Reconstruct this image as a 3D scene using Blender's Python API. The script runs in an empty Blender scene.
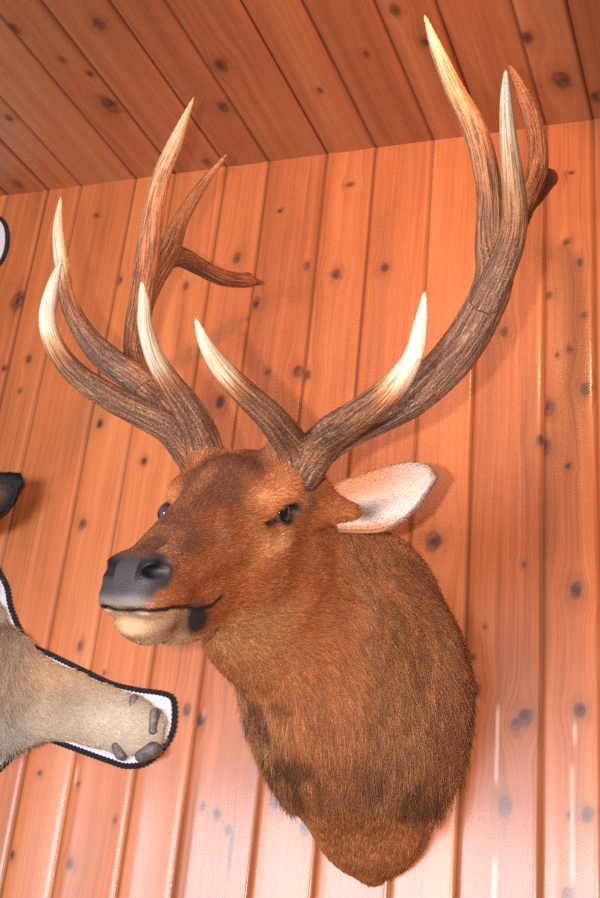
import bpy, math, random
import numpy as np
from mathutils import Vector, Matrix
rng = np.random.default_rng(7)
random.seed(7)
C = bpy.context.scene.collection

# ------------------------------------------------------------------ camera geometry
F0 = 1073.64
AZ, EL, RO = 0.426798, 0.398703, 0.103456
CAM = np.array([0., -2.2, 1.6])
_fw = np.array([-math.sin(AZ)*math.cos(EL), math.cos(AZ)*math.cos(EL), math.sin(EL)])
_rt = np.array([math.cos(AZ), math.sin(AZ), 0.])
_up = np.cross(_rt, _fw)
CR = math.cos(RO)*_rt + math.sin(RO)*_up
CU = -math.sin(RO)*_rt + math.cos(RO)*_up

def at(x, y, Y):
    "point of the room seen at photo pixel (x, y), at distance -Y in front of the back wall"
    d = _fw + (x-300)/F0*CR - (y-449)/F0*CU
    return CAM + d*(Y-CAM[1])/d[1]

cam = bpy.data.objects.new('camera', bpy.data.cameras.new('camera'))
C.objects.link(cam)
m = Matrix(((CR[0], CU[0], -_fw[0], CAM[0]), (CR[1], CU[1], -_fw[1], CAM[1]), (CR[2], CU[2], -_fw[2], CAM[2]), (0, 0, 0, 1)))
cam.matrix_world = m
cam.data.sensor_fit = 'VERTICAL'
cam.data.sensor_height = 36
cam.data.lens = F0/898*36
cam.data.clip_start = .01
bpy.context.scene.camera = cam

# ------------------------------------------------------------------ helpers
def tag(o, label=None, cat=None, group=None, kind=None):
    if label: o['label'] = label
    if cat: o['category'] = cat
    if group: o['group'] = group
    if kind: o['kind'] = kind
    return o

def link(o, parent=None):
    C.objects.link(o)
    if parent is not None:
        o.parent = parent
        o.matrix_parent_inverse = parent.matrix_basis.inverted()
    return o

def mesh_obj(name, V, Fq, mat, parent=None, smooth=True, attrs=None):
    me = bpy.data.meshes.new(name)
    V = np.asarray(V, np.float32); Fq = np.asarray(Fq, np.int32)
    n = Fq.shape[1]
    me.vertices.add(len(V)); me.vertices.foreach_set('co', V.ravel())
    me.loops.add(Fq.size); me.loops.foreach_set('vertex_index', Fq.ravel())
    me.polygons.add(len(Fq))
    me.polygons.foreach_set('loop_start', np.arange(0, Fq.size, n, dtype=np.int32))
    me.polygons.foreach_set('loop_total', np.full(len(Fq), n, np.int32))
    if smooth: me.polygons.foreach_set('use_smooth', np.ones(len(Fq), bool))
    me.update(calc_edges=True); me.validate()
    for k, v in (attrs or {}).items():
        v = np.asarray(v, np.float32)
        if v.ndim == 1:
            me.attributes.new(k, 'FLOAT', 'POINT').data.foreach_set('value', v)
        elif k == 'col':
            a = me.attributes.new(k, 'FLOAT_COLOR', 'POINT')
            a.data.foreach_set('color', np.c_[v, np.ones(len(v))].astype(np.float32).ravel())
        else:
            me.attributes.new(k, 'FLOAT_VECTOR', 'POINT').data.foreach_set('vector', v.ravel())
    me.materials.append(mat)
    return link(bpy.data.objects.new(name, me), parent)

def lin(r, g, b):
    f = lambda c: (c/255/12.92) if c/255 <= .04045 else ((c/255+.055)/1.055)**2.4
    return np.array([f(r), f(g), f(b)])

def sstep(a, b, x):
    t = np.clip((x-a)/(b-a), 0, 1); return t*t*(3-2*t)

def vnoise(P, seed=0):
    "value noise in 0..1 at points P (n,3)"
    P = np.asarray(P, np.float64); i = np.floor(P).astype(np.int64); f = P-i; f = f*f*(3-2*f)
    def h(a, b, c):
        n = (a*374761393 + b*668265263 + c*2147483647 + seed*974634777) & 0xffffffff
        n = ((n ^ (n >> 13))*1274126177) & 0xffffffff
        n = ((n ^ (n >> 16))*2246822519) & 0xffffffff
        return (n ^ (n >> 15)) / 4294967295.
    r = 0
    for dx in (0, 1):
        for dy in (0, 1):
            for dz in (0, 1):
                w = (f[:, 0] if dx else 1-f[:, 0])*(f[:, 1] if dy else 1-f[:, 1])*(f[:, 2] if dz else 1-f[:, 2])
                r = r + w*h(i[:, 0]+dx, i[:, 1]+dy, i[:, 2]+dz)
    return r

# ------------------------------------------------------------------ shader helpers
class NT:
    def __init__(s, name):
        s.m = bpy.data.materials.new(name); s.m.use_nodes = True
        s.t = s.m.node_tree; s.t.nodes.clear()
        s.out = s.n('ShaderNodeOutputMaterial'); s.b = s.n('ShaderNodeBsdfPrincipled')
        s.l(s.b.outputs[0], s.out.inputs[0])
    def n(s, t, **k):
        x = s.t.nodes.new(t)
        for a, v in k.items(): setattr(x, a, v)
        return x
    def l(s, a, b): s.t.links.new(a, b)
    def put(s, sock, v):
        if hasattr(v, 'is_output'): s.l(v, sock)
        elif v is not None:
            if hasattr(sock.default_value, '__len__') and len(sock.default_value) == 4 and len(v) == 3: v = (*v, 1)
            sock.default_value = v
    def attr(s, name, out='Fac'):
        return s.n('ShaderNodeAttribute', attribute_name=name).outputs[out]
    def math(s, op, a, b=0., clamp=False):
        x = s.n('ShaderNodeMath', operation=op, use_clamp=clamp); s.put(x.inputs[0], a); s.put(x.inputs[1], b); return x.outputs[0]
    def vmul(s, a, v):
        x = s.n('ShaderNodeVectorMath', operation='MULTIPLY'); s.put(x.inputs[0], a); s.put(x.inputs[1], v); return x.outputs[0]
    def noise(s, vec, scale=1., detail=4., rough=.55, dist=0.):
        x = s.n('ShaderNodeTexNoise'); s.l(vec, x.inputs['Vector'])
        x.inputs['Scale'].default_value = scale; x.inputs['Detail'].default_value = detail
        x.inputs['Roughness'].default_value = rough; x.inputs['Distortion'].default_value = dist
        return x.outputs[0]
    def ramp(s, fac, stops):
        x = s.n('ShaderNodeValToRGB'); s.put(x.inputs[0], fac)
        e = x.color_ramp.elements
        while len(e) < len(stops): e.new(.5)
        for q, (p, c) in zip(e, stops): q.position = p; q.color = (*c, 1) if len(c) == 3 else c
        return x.outputs[0]
    def mix(s, fac, a, b, mode='MIX'):
        x = s.n('ShaderNodeMix', data_type='RGBA', blend_type=mode)
        s.put(x.inputs[0], fac); s.put(x.inputs[6], a); s.put(x.inputs[7], b); return x.outputs[2]
    def bump(s, h, strength, dist, prev=None):
        x = s.n('ShaderNodeBump'); x.inputs['Strength'].default_value = strength; x.inputs['Distance'].default_value = dist
        s.l(h, x.inputs['Height'])
        if prev is not None: s.l(prev, x.inputs['Normal'])
        return x.outputs[0]
    def set(s, **k):
        for a, v in k.items(): s.put(s.b.inputs[a.replace('_', ' ')], v)
        return s

def g3(v): return (v, v, v)

def wood_material(name, light, mid, dark, coat=.35, rough=.36):
    t = NT(name)
    g = t.attr('grain', 'Vector'); knot = t.attr('knot'); tone = t.attr('tone')
    pale = t.attr('pale'); groove = t.attr('groove')
    n1 = t.noise(t.vmul(g, (30., .9, 7.)), 1, 3, .5, .6)
    n2 = t.noise(t.vmul(g, (190., 2.2, 13.)), 1, 3, .6, .25)
    n3 = t.noise(t.vmul(g, (7., 1.6, 3.)), 1, 2, .5)
    v = t.math('ADD', t.math('MULTIPLY', n1, .5), t.math('MULTIPLY', n2, .34))
    v = t.math('ADD', v, t.math('MULTIPLY', n3, .3))
    v = t.math('ADD', v, t.math('MULTIPLY', t.math('SUBTRACT', tone, .5), .26))
    c = t.ramp(v, [(.22, dark), (.56, mid), (.88, light)])
    c = t.mix(t.math('MULTIPLY', knot, 1.15, True), c, tuple(lin(78, 44, 34)))
    c = t.mix(t.math('MULTIPLY', pale, .5, True), c, tuple(lin(226, 196, 176)))
    c = t.mix(t.math('MULTIPLY', t.math('MULTIPLY', groove, groove), .8, True), c, tuple(lin(60, 26, 14)))
    h = t.math('ADD', t.math('MULTIPLY', n2, .6), t.math('MULTIPLY', n1, .4))
    t.set(Base_Color=c, Roughness=t.math('ADD', t.math('MULTIPLY', n2, .18), t.math('ADD', t.math('MULTIPLY', groove, .4), rough-.09)), Coat_Weight=t.math('MULTIPLY', t.math('SUBTRACT', 1., t.math('MULTIPLY', groove, 1.8), True), coat), Coat_Roughness=.16,
          Specular_IOR_Level=.5, Normal=t.bump(h, .25, .0012))
    return t.m

# ------------------------------------------------------------------ the boarded wall and ceiling
EDGES = [-.137, -.294, -.410, -.573, -.707, -.870, -1.012, -1.190, -1.327, -1.497, -1.633, -1.830, -1.955, -2.112]
while EDGES[0] < 2.4: EDGES.insert(0, EDGES[0]+.15)
while EDGES[-1] > -4.8: EDGES.append(EDGES[-1]-.15)
EDGES = np.array(sorted(EDGES))
SL = -.0627
def ceil_z(x): return 3.472 + SL*(x+.413)

def board_sheet(xs_fine, along, knots, pales, seed, fine=.004):
    "columns across the boards with V joints; rows along them; returns X, S grids, depth and attributes"
    X = []; D = []; B = []; G = []
    for bi in range(len(EDGES)-1):
        a, b = EDGES[bi], EDGES[bi+1]
        fine_here = b > xs_fine[0] and a < xs_fine[1]
        n = max(6, int((b-a)/(fine if fine_here else .03)))
        us = np.r_[0, .0012, .0045, .0075, np.linspace(.011, (b-a)-.011, n), (b-a)-.0075, (b-a)-.0045, (b-a)-.0012]
        r = (us/(b-a)-.5)*2
        dep = np.interp(us, [0, .0012, .0045, .0075, .012], [-.007, -.0066, -.0022, -.0006, 0])
        dep = np.minimum(dep, np.interp((b-a)-us, [0, .0012, .0045, .0075, .012], [-.007, -.0066, -.0022, -.0006, 0]))
        rr = random.Random(seed*100+bi)
        cup = rr.uniform(-.0026, .0030)
        dep = dep - .0016*(1-sstep(.006, .034, us))*(dep > -.003) - .0006*(1-sstep(.006, .02, (b-a)-us))*(dep > -.003)
        dep = dep + cup*(r*r-.33) + rr.uniform(-.0012, .0012)*r*(1-sstep(.9, 1, abs(r)))
        X += list(a+us); D += list(dep); B += [bi]*len(us)
        G += list(np.interp(np.minimum(us, (b-a)-us), [0, .002, .006, .012], [1, .6, .35, 0]))
    X = np.array(X); D = np.array(D); B = np.array(B); G = np.array(G)
    S = np.asarray(along)
    XX, SS = np.meshgrid(X, S, indexing='ij')
    tone_b = np.array([random.Random(seed*77+i).random() for i in range(len(EDGES))])
    tone = tone_b[B][:, None] + 0*SS
    u = XX*1.0
    K = 0*XX
    wobn = vnoise(np.c_[(XX*75).ravel(), (SS*60).ravel(), 0*XX.ravel()], 3).reshape(XX.shape)
    seedv = (np.array([random.Random(seed*31+i).uniform(0, 40) for i in range(len(EDGES))]))[B][:, None] + 0*SS
    P = np.c_[(XX*5).ravel(), (SS*1.1).ravel(), seedv.ravel()]
    u = u + .022*(vnoise(P, seed).reshape(XX.shape)-.5) + .01*(vnoise(P*3.1, seed+1).reshape(XX.shape)-.5)
    for kx, ks, r, el in knots:
        kb = np.searchsorted(EDGES, kx)-1
        dx = XX-kx; ds = (SS-ks)
        same = (B == kb)[:, None]
        w = np.exp(-(ds/(3.6*r))**2-(dx/(2.6*r))**2)
        u = u - np.where(same, dx*w*.85, 0)
        q = np.sqrt(dx**2+(ds/el)**2)/r
        if not same.any(): continue
        q = q*(1+.5*(wobn-.5))
        K = np.maximum(K, np.where(same, (1-sstep(.35, 1.25, q))*(.60+.14*np.cos(q*8)+.5*(wobn-.5)) + .2*(1-sstep(.8, 2.6, q)), 0))
    PA = 0*XX
    for kx, s0, s1, w in pales:
        q = np.abs(XX-kx)/w
        PA = np.maximum(PA, (1-sstep(.2, 1, q))*sstep(0, .03, (SS-s0))*sstep(0, .03, (s1-SS)))
    n = len(X), len(S)
    idx = np.arange(n[0]*n[1]).reshape(n)
    return XX, SS, D[:, None]+0*SS, idx, dict(grain=np.stack([u, SS, seedv], -1).reshape(-1, 3), knot=K.ravel(), tone=tone.ravel(),
                                             pale=PA.ravel(), groove=(G[:, None]+0*SS).ravel())

wall_mat = wood_material('knotty_pine_wall', tuple(lin(216, 134, 80)), tuple(lin(190, 106, 60)), tuple(lin(128, 64, 32)))
ceil_mat = wood_material('knotty_pine_ceiling', tuple(lin(206, 134, 88)), tuple(lin(182, 106, 64)), tuple(lin(136, 74, 44)), .1, .42)

KN = [(545, 462-16, 9), (568, 492-26, 4), (576, 590, 8), (525, 717, 10), (516, 724, 6), (505, 806, 8), (580, 710, 8), (587, 815, 7), (570, 815, 4), (567, 895, 7), (474, 690, 9),
      (569, 241, 5), (566, 242, 4), (580, 262, 5), (584, 315, 4), (570, 349, 4), (586, 389, 8), (549, 408, 7), (504, 332, 6), (571, 168, 5), (549, 295, 4), (434, 541, 12), (557, 355, 3),
      (336, 274, 8), (385, 268, 7), (307, 266, 6), (298, 371, 9), (220, 402, 9), (307, 375, 7), (256, 303, 7), (237, 258, 7), (281, 203, 5), (186, 286, 5), (268, 372, 4), (144, 461, 6),
      (83, 524, 7), (100, 424, 6), (29, 359, 6), (4, 368, 6), (20, 391, 4), (120, 280, 5), (100, 200, 5), (80, 646, 5), (104, 673, 3), (217, 814, 6), (276, 799, 10), (305, 827, 8), (70, 864, 5),
      (203, 806, 4), (115, 820, 3), (12, 855, 4), (40, 773, 4), (187, 710, 7), (200, 720, 7), (78, 784, 3), (524, 565, 3), (485, 627, 3), (473, 657, 3), (18, 300, 14), (228, 830, 5), (540, 440, 6), (352, 165, 6)]
knots = []
for x, y, r in KN:
    p = at(x, y, 0); knots.append((p[0], p[2], r*.0018, 1.15+.5*random.random()))
p = at(231, 850, 0); knots.append((p[0], p[2], .0045, 11.))
pales = []
for x, y0, y1, w in [(575, 716, 750, .006), (572, 760, 890, .006), (495, 850, 1000, .008), (498, 700, 790, .006), (78, 762, 790, .005), (205, 705, 722, .007)]:
    p = at(x, y0, 0); q = at(x-(y1-y0)*.06, y1, 0); pales.append((p[0], q[2], p[2], w))

rows = np.r_[np.arange(0, 1.4, .2), np.arange(1.4, 3.30, .004), 3.3]
frac = np.arange(0, 1.0001, .01)
XX, SS, DD, idx, at_ = board_sheet((-2.2, -.15), np.r_[rows, 3.3+frac[1:]*.4], knots, pales, 3)
Z = SS.copy(); top = SS > 3.3
Z[top] = 3.3 + (SS[top]-3.3)/.4*(ceil_z(XX[top])+.03-3.3)
V = np.stack([XX, -DD-.0, Z], -1); V[..., 1] = -DD     # boards stand proud towards the room (negative y)
V[..., 1] = -DD - 0.0
V = V.reshape(-1, 3)
Fq = np.stack([idx[:-1, :-1], idx[1:, :-1], idx[1:, 1:], idx[:-1, 1:]], -1).reshape(-1, 4)
at_['grain'][:, 1] = V[:, 2]
# grooves cut back into the wall: depth D is negative, so y = -D is behind the face plane
wall = mesh_obj('wall_back', V, Fq, wall_mat, None, True, at_)
tag(wall, 'knotty orange pine board wall behind the mounted elk', 'wall', kind='structure')

KC = [(99, 24, 8), (14, 29, 8), (110, 105, 13), (9, 118, 6), (18, 184, 7), (221, 65, 9), (223, 107, 8), (207, 162, 6), (527, 38, 8), (562, 80, 12), (596, 97, 8), (395, 10, 7), (366, 54, 4), (90, 74, 5), (425, 42, 5), (62, 60, 4), (320, 90, 4)]
def at_ceil(x, y):
    d = _fw + (x-300)/F0*CR - (y-449)/F0*CU
    n = np.array([-SL, 0, 1.]); k = (ceil_z(CAM[0])-CAM[2])/(d@n)
    return CAM + d*k
kc = []
for x, y, r in KC:
    p = at_ceil(x, y); kc.append((p[0], p[1], r*.0020, 1.4))
XX, SS, DD, idx, at_ = board_sheet((-2.5, -.15), np.r_[np.arange(-5, -1.6, .3), np.arange(-1.6, .0201, .005)], kc, [], 11, .005)
V = np.stack([XX, SS, ceil_z(XX)-DD], -1).reshape(-1, 3)
Fq = np.stack([idx[:-1, :-1], idx[:-1, 1:], idx[1:, 1:], idx[1:, :-1]], -1).reshape(-1, 4)
ceiling = mesh_obj('ceiling', V, Fq, ceil_mat, None, True, at_)
tag(ceiling, 'pine board ceiling sloping gently above the elk mount', 'ceiling', kind='structure')

# ------------------------------------------------------------------ signed distance modelling
class Field:
    def __init__(s, xs, ys, zs):
        s.ax = [np.asarray(a, np.float32) for a in (xs, ys, zs)]
        s.F = np.full([len(a) for a in s.ax], .2, np.float32)
    def box(s, lo, hi):
        sl = []
        for k in range(3):
            i0 = max(0, np.searchsorted(s.ax[k], lo[k])-1); i1 = min(len(s.ax[k]), np.searchsorted(s.ax[k], hi[k])+1)
            if i1 <= i0: return None
            sl.append(slice(i0, i1))
        return tuple(sl)
    def pts(s, sl):
        return (s.ax[0][sl[0]][:, None, None], s.ax[1][sl[1]][None, :, None], s.ax[2][sl[2]][None, None, :])
    def comb(s, sl, d, k, op):
        a = s.F[sl]
        if op == 'add':
            h = np.clip(.5+.5*(a-d)/k, 0, 1); s.F[sl] = a*(1-h)+d*h - k*h*(1-h)
        elif op == 'cut':
            h = np.clip(.5-.5*(a+d)/k, 0, 1); s.F[sl] = a*(1-h)+(-d)*h + k*h*(1-h)
    def ell(s, c, r, M=None, k=.02, op='add'):
        "ellipsoid; M columns are its axes"
        c = np.asarray(c, float); r = np.asarray(r, float); M = np.eye(3) if M is None else M
        R = r.max()+k+.03
        sl = s.box(c-R, c+R)
        if sl is None: return
        X, Y, Z = s.pts(sl); X = X-c[0]; Y = Y-c[1]; Z = Z-c[2]
        q = [(X*M[0, i]+Y*M[1, i]+Z*M[2, i])/r[i] for i in range(3)]
        k0 = np.sqrt(q[0]**2+q[1]**2+q[2]**2)+1e-6
        k1 = np.sqrt((q[0]/r[0])**2+(q[1]/r[1])**2+(q[2]/r[2])**2)+1e-6
        s.comb(sl, (k0*(k0-1)/k1).astype(np.float32), k, op)
    def cone(s, a, b, ra, rb, k=.02, op='add', sq=None):
        "capsule with linearly changing radius; sq=(axis, factor) squashes along a unit axis"
        a = np.asarray(a, float); b = np.asarray(b, float)
        R = max(ra, rb)+k+.02
        sl = s.box(np.minimum(a, b)-R, np.maximum(a, b)+R)
        if sl is None: return
        X, Y, Z = s.pts(sl); ab = b-a; L = ab@ab+1e-12
        X = X-a[0]; Y = Y-a[1]; Z = Z-a[2]
        t = np.clip((X*ab[0]+Y*ab[1]+Z*ab[2])/L, 0, 1)
        dx = X-t*ab[0]; dy = Y-t*ab[1]; dz = Z-t*ab[2]
        if sq is not None:
            n, f = sq; e = dx*n[0]+dy*n[1]+dz*n[2]; dx = dx+e*n[0]*(f-1); dy = dy+e*n[1]*(f-1); dz = dz+e*n[2]*(f-1)
        s.comb(sl, (np.sqrt(dx*dx+dy*dy+dz*dz)-(ra+(rb-ra)*t)).astype(np.float32), k, op)
    def mesh(s):
        F = s.F; ins = F < 0
        ne = tuple(n-1 for n in F.shape)
        cnt = np.zeros(ne, np.uint8)
        for i in (0, 1):
            for j in (0, 1):
                for k in (0, 1):
                    cnt += ins[i:i+ne[0], j:j+ne[1], k:k+ne[2]]
        act = (cnt > 0) & (cnt < 8)
        I = np.argwhere(act)
        vid = np.full(ne, -1, np.int32); vid[act] = np.arange(len(I))
        acc = np.zeros((len(I), 3)); num = np.zeros(len(I))
        corners = [(i, j, k) for i in (0, 1) for j in (0, 1) for k in (0, 1)]
        for a in corners:
            for d in range(3):
                if a[d]: continue
                b = list(a); b[d] = 1
                Fa = F[I[:, 0]+a[0], I[:, 1]+a[1], I[:, 2]+a[2]]; Fb = F[I[:, 0]+b[0], I[:, 1]+b[1], I[:, 2]+b[2]]
                m = (Fa < 0) != (Fb < 0)
                t = np.where(m, Fa/(Fa-Fb+1e-20), 0)
                for c in range(3):
                    pa = s.ax[c][I[:, c]+a[c]]; pb = s.ax[c][I[:, c]+b[c]]
                    acc[:, c] += np.where(m, pa+(pb-pa)*t, 0)
                num += m
        V = acc/num[:, None]
        Q = []
        for d in range(3):
            e, f = (d+1) % 3, (d+2) % 3
            sa = [slice(1, -1)]*3; sb = [slice(1, -1)]*3
            sa[d] = slice(0, -1); sb[d] = slice(1, None)
            A = ins[tuple(sa)]; B = ins[tuple(sb)]
            W = np.argwhere(A != B)
            flip = A[tuple(W.T)]
            off = np.ones(3, int); off[d] = 0
            W = W+off
            def cell(de, df):
                q = W.copy(); q[:, e] -= de; q[:, f] -= df; return vid[q[:, 0], q[:, 1], q[:, 2]]
            q = np.stack([cell(1, 1), cell(0, 1), cell(0, 0), cell(1, 0)], -1)
            q[~flip] = q[~flip][:, ::-1]
            Q.append(q)
        Q = np.concatenate(Q); Q = Q[(Q >= 0).all(1)]
        return V, Q

def vert_normals(V, Q):
    a = V[Q[:, 2]]-V[Q[:, 0]]; b = V[Q[:, 3]]-V[Q[:, 1]]; n = np.cross(a, b)
    N = np.zeros_like(V)
    for i in range(4): np.add.at(N, Q[:, i], n)
    return N/(np.linalg.norm(N, axis=1, keepdims=True)+1e-12)

def relax(V, Q, it=2, lam=.5):
    for _ in range(it):
        S = np.zeros_like(V); c = np.zeros(len(V))
        for i in range(4):
            np.add.at(S, Q[:, i], V[Q[:, (i+1) % 4]]); np.add.at(S, Q[:, i], V[Q[:, (i+3) % 4]]); np.add.at(c, Q[:, i], 2)
        V = V*(1-lam)+lam*S/np.maximum(c, 1)[:, None]
    return V

# ------------------------------------------------------------------ the elk
HS = 1.155
E0 = np.array([-.833, -.66, 2.194])             # midpoint between the eyes
yaw, pit, rol = math.radians(2), math.radians(-31.3), math.radians(-4.3)
hf = np.array([math.sin(yaw)*math.cos(pit), -math.cos(yaw)*math.cos(pit), math.sin(pit)])
hl = np.cross(hf, [0, 0, 1.]); hl /= np.linalg.norm(hl); hl = -hl          # towards the elk's left (photo right)
hu = np.cross(hl, hf) if np.cross(hl, hf)[2] > 0 else np.cross(hf, hl)
hl, hu = math.cos(rol)*hl+math.sin(rol)*hu, -math.sin(rol)*hl+math.cos(rol)*hu
HM = np.stack([hf, hl, hu], 1)
def H(f, l, u): return E0 + HS*(HM@np.array([f, l, u]))
def rotax(a, b, ang, M=None):
    "local axes turned by ang in the plane of columns a, b"
    M = (HM if M is None else M).copy(); ca, sa = math.cos(ang), math.sin(ang)
    A = M[:, a]*ca+M[:, b]*sa; B = -M[:, a]*sa+M[:, b]*ca
    M[:, a] = A; M[:, b] = B; return M

def steps(*segs):
    out = []
    for a, b, h in segs: out += list(np.arange(a, b, h))
    return np.array(out)
FD = Field(steps((-1.08, -1.0, .006), (-1.0, -.66, .003), (-.66, -.5, .005)),
           steps((-1.06, -.54, .003), (-.54, .03, .006)),
           steps((1.6, 1.88, .006), (1.88, 2.36, .003), (2.36, 2.56, .005)))
# neck and chest
NX = -.765
FD.ell((NX, -.02, 1.99), (.205, .30, .28), k=.03)
FD.ell((NX-.01, -.10, 2.0), (.19, .29, .22), k=.06)
FD.cone((NX-.01, -.14, 2.07), (-.828, -.43, 2.13), .20, .125, k=.08)
FD.cone((NX-.01, -.0, 2.25), (-.82, -.47, 2.27), .12, .09, k=.09)
FD.cone((-.75, .0, 1.88), (-.75, .0, 1.785), .165, .128, k=.03)
FD.cone((-.75, .0, 1.785), (-.742, .0, 1.672), .128, .022, k=.03)
def hell(p, r, M=None, k=.02, op='add'): FD.ell(H(*p), np.array(r)*HS, HM if M is None else M, k=k, op=op)
def hcone(a, b, ra, rb, **kw): FD.cone(H(*a), H(*b), ra*HS, rb*HS, **kw)
# head
hell((-.06, 0, .0), (.115, .086, .088), k=.04)
hcone((.0, 0, -.018), (.252, 0, -.028), .073, .035, k=.03, sq=(hl, 1.08))
hcone((-.02, 0, .034), (.235, 0, -.017), .046, .021, k=.03)
hell((.270, 0, -.026), (.038, .036, .027), rotax(0, 2, math.radians(-30)), k=.02)
hell((.292, 0, -.040), (.024, .028, .014), k=.016)
hcone((-.07, 0, -.085), (.236, 0, -.087), .074, .030, k=.025)
hcone((-.02, 0, -.10), (-.14, 0, -.20), .07, .10, k=.06)
hell((.246, 0, -.087), (.044, .033, .018), k=.025)
hcone((.14, 0, -.104), (.24, 0, -.086), .028, .020, k=.025)
hell((-.095, 0, .046), (.045, .062, .034), k=.03)
for s in (1, -1):
    ef = -.034 if s > 0 else .014
    hell((-.045, s*.050, -.062), (.085, .040, .078), k=.03)
    hell((-.035+ef*.3, s*.068, .036), (.050, .026, .022), k=.025)          # brow ridge
    hell((-.040+ef*.3, s*.060, -.002), (.05, .032, .048), k=.03)
    hcone((.02, s*.062, -.026), (.17, s*.036, -.036), .016, .010, k=.03)   # cheek crest
    hell((.256, s*.028, -.013), (.030, .016, .015), k=.016)          # nostril wing
    hell((.24, s*.026, -.052), (.055, .026, .020), k=.03)       # upper lip
    hcone((-.085, s*.055, .050), (-.097, s*.068, .088 if s > 0 else .072), .038, .032, k=.02)  # pedicle
    hcone((-.10, s*.085, .02), (-.12, s*.10, .03), .036, .026, k=.03)  # ear root
for s in (1, -1): FD.cone(H(-.10, s*.06, .0), H(-.150, s*.098, .004), .045, .026, k=.03)
FD.cone(H(-.12, .08, .0), at(351, 513, -.50), .046, .017, k=.03)
FD.ell(at(290, 476, -.635), (.022, .02, .02), k=.04)
hell((.12, 0, -.118), (.075, .030, .030), k=.03)
# mouth slit, nostrils, eye sockets
mouth = [(.318, .0, -.052), (.300, .024, -.054), (.26, .045, -.060), (.21, .055, -.074), (.175, .064, -.088), (.14, .070, -.092), (.112, .075, -.084)]
for s in (1, -1):
    ef = -.034 if s > 0 else .014
    for a, b in zip(mouth[:-1], mouth[1:]):
        FD.cone(H(a[0], s*a[1], a[2]), H(b[0], s*b[1], b[2]), .0040, .0040, k=.004, op='cut')
    M = rotax(0, 2, math.radians(14)); M = rotax(0, 1, s*math.radians(-28), M)
    hell((.280, s*.040, -.009), (.022, .018 if s > 0 else .009, .0085), M, k=.005, op='cut')
    if s > 0: hell((.262, s*.044, -.001), (.015, .012, .006), M, k=.005, op='cut')
    M = rotax(0, 1, s*math.radians(-26), rotax(0, 2, math.radians(3)))
    hell((ef, s*.090, .003), (.027, .018, .0135), M, k=.005, op='cut')
    hell((ef+.034, s*.080, -.002), (.022, .009, .0042), rotax(0, 1, s*math.radians(-26), rotax(0, 2, math.radians(-10))), k=.004, op='cut')
# cut off flat at the wall
FD.F = np.maximum(FD.F, (FD.ax[1]+.002)[None, :, None])
V, Q = FD.mesh(); V = relax(V, Q, 1, .4)
N = vert_normals(V, Q)
L = (V-E0)@HM/HS       # local head coordinates
f, l, u = L.T
al = np.abs(l)

def mixc(c, w, col): return c*(1-w[:, None])+np.asarray(col)[None, :]*w[:, None]
nz = vnoise(V*[9, 9, 5], 5); nz2 = vnoise(V*[30, 30, 12], 6)
col = np.tile(lin(150, 88, 50), (len(V), 1))
headw = sstep(-.25, -.07, f-.3*np.clip(-u-.1, 0, 1))
# neck: brown, darker mane patches, paler throat edge
neck = mixc(np.tile(lin(152, 96, 60), (len(V), 1)), sstep(.45, .75, nz)*.5, lin(98, 60, 40))
neck = mixc(neck, sstep(.5, .8, vnoise(V*[14, 14, 6], 9))*.35, lin(176, 120, 78))
throat = sstep(-.30, -.42, V[:, 1])*sstep(2.12, 2.0, V[:, 2])*sstep(-.74, -.86, V[:, 0])
neck = mixc(neck, throat*.75, lin(190, 140, 92))
dk = sstep(.42, .62, vnoise(V*[45, 45, 16], 12))*sstep(2.08, 1.95, V[:, 2])*sstep(1.76, 1.84, V[:, 2])*sstep(-.12, -.25, V[:, 1])*sstep(-.70, -.80, V[:, 0])
dk = np.maximum(dk, .7*np.exp(-((V[:, 2]-1.83)/.035)**2)*sstep(-.74, -.66, V[:, 0])*sstep(.3, .6, vnoise(V*[30, 30, 14], 13)))
neck = mixc(neck, dk*.85, lin(46, 32, 28))
tip = sstep(1.795, 1.77, V[:, 2]-.12*(V[:, 1]+.2)+.02*(nz2-.5))
neck = mixc(neck, tip, lin(156, 94, 54))
face = np.tile(lin(178, 100, 56), (len(V), 1))
face = mixc(face, sstep(.0, .035, u-.12*f)*sstep(.075, .045, al)*.85, lin(124, 78, 60))
face = mixc(face, sstep(.10, .20, f)*sstep(-.025, .005, u)*.8, lin(96, 66, 58))
face = mixc(face, np.exp(-((f-.235)/.02)**2-((u+.002)/.022)**2)*(al > .02)*.8, lin(206, 142, 104))
face = mixc(face, np.exp(-((f-.12)/.05)**2-((u+.0)/.018)**2)*sstep(.35, .6, nz2)*.6, lin(176, 124, 98))
face = mixc(face, np.clip(np.exp(-((f+.075)/.010)**2-((u-.02)/.04)**2)*(al > .05), 0, 1)*.75, lin(84, 50, 36))  # crease behind the eye, its shade painted into the colour
face = mixc(face, sstep(.5, .8, nz2)*.4, lin(190, 120, 76))
ey = np.exp(-((f-.000)/.045)**2-((u+.036)/.016)**2)*sstep(.03, .06, al)
face = mixc(face, np.clip(ey*1.3, 0, 1), lin(236, 164, 112))
ey = np.exp(-((f+.015)/.038)**2-((u-.034)/.013)**2)*sstep(.03, .06, al)
face = mixc(face, np.clip(ey*1.1, 0, 1), lin(232, 146, 94))
col = mixc(neck, headw, np.array([0, 0, 0]))+face*headw[:, None]
mline = np.interp(f, [.112, .14, .175, .21, .26, .30], [-.084, -.092, -.088, -.074, -.060, -.054])
chin = sstep(0, -.006, u-mline)*sstep(.15, .19, f)
col = mixc(col, chin, lin(180, 144, 112))
ch2 = np.exp(-((f-.24)/.03)**2-((u+.094)/.012)**2)
col = mixc(col, np.clip(chin*ch2, 0, 1)*.9, lin(120, 74, 48))
jaw = sstep(-.115, -.14, u)*sstep(-.1, .02, f)*sstep(.22, .17, f)
col = mixc(col, jaw*.6, lin(206, 152, 100))
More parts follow.
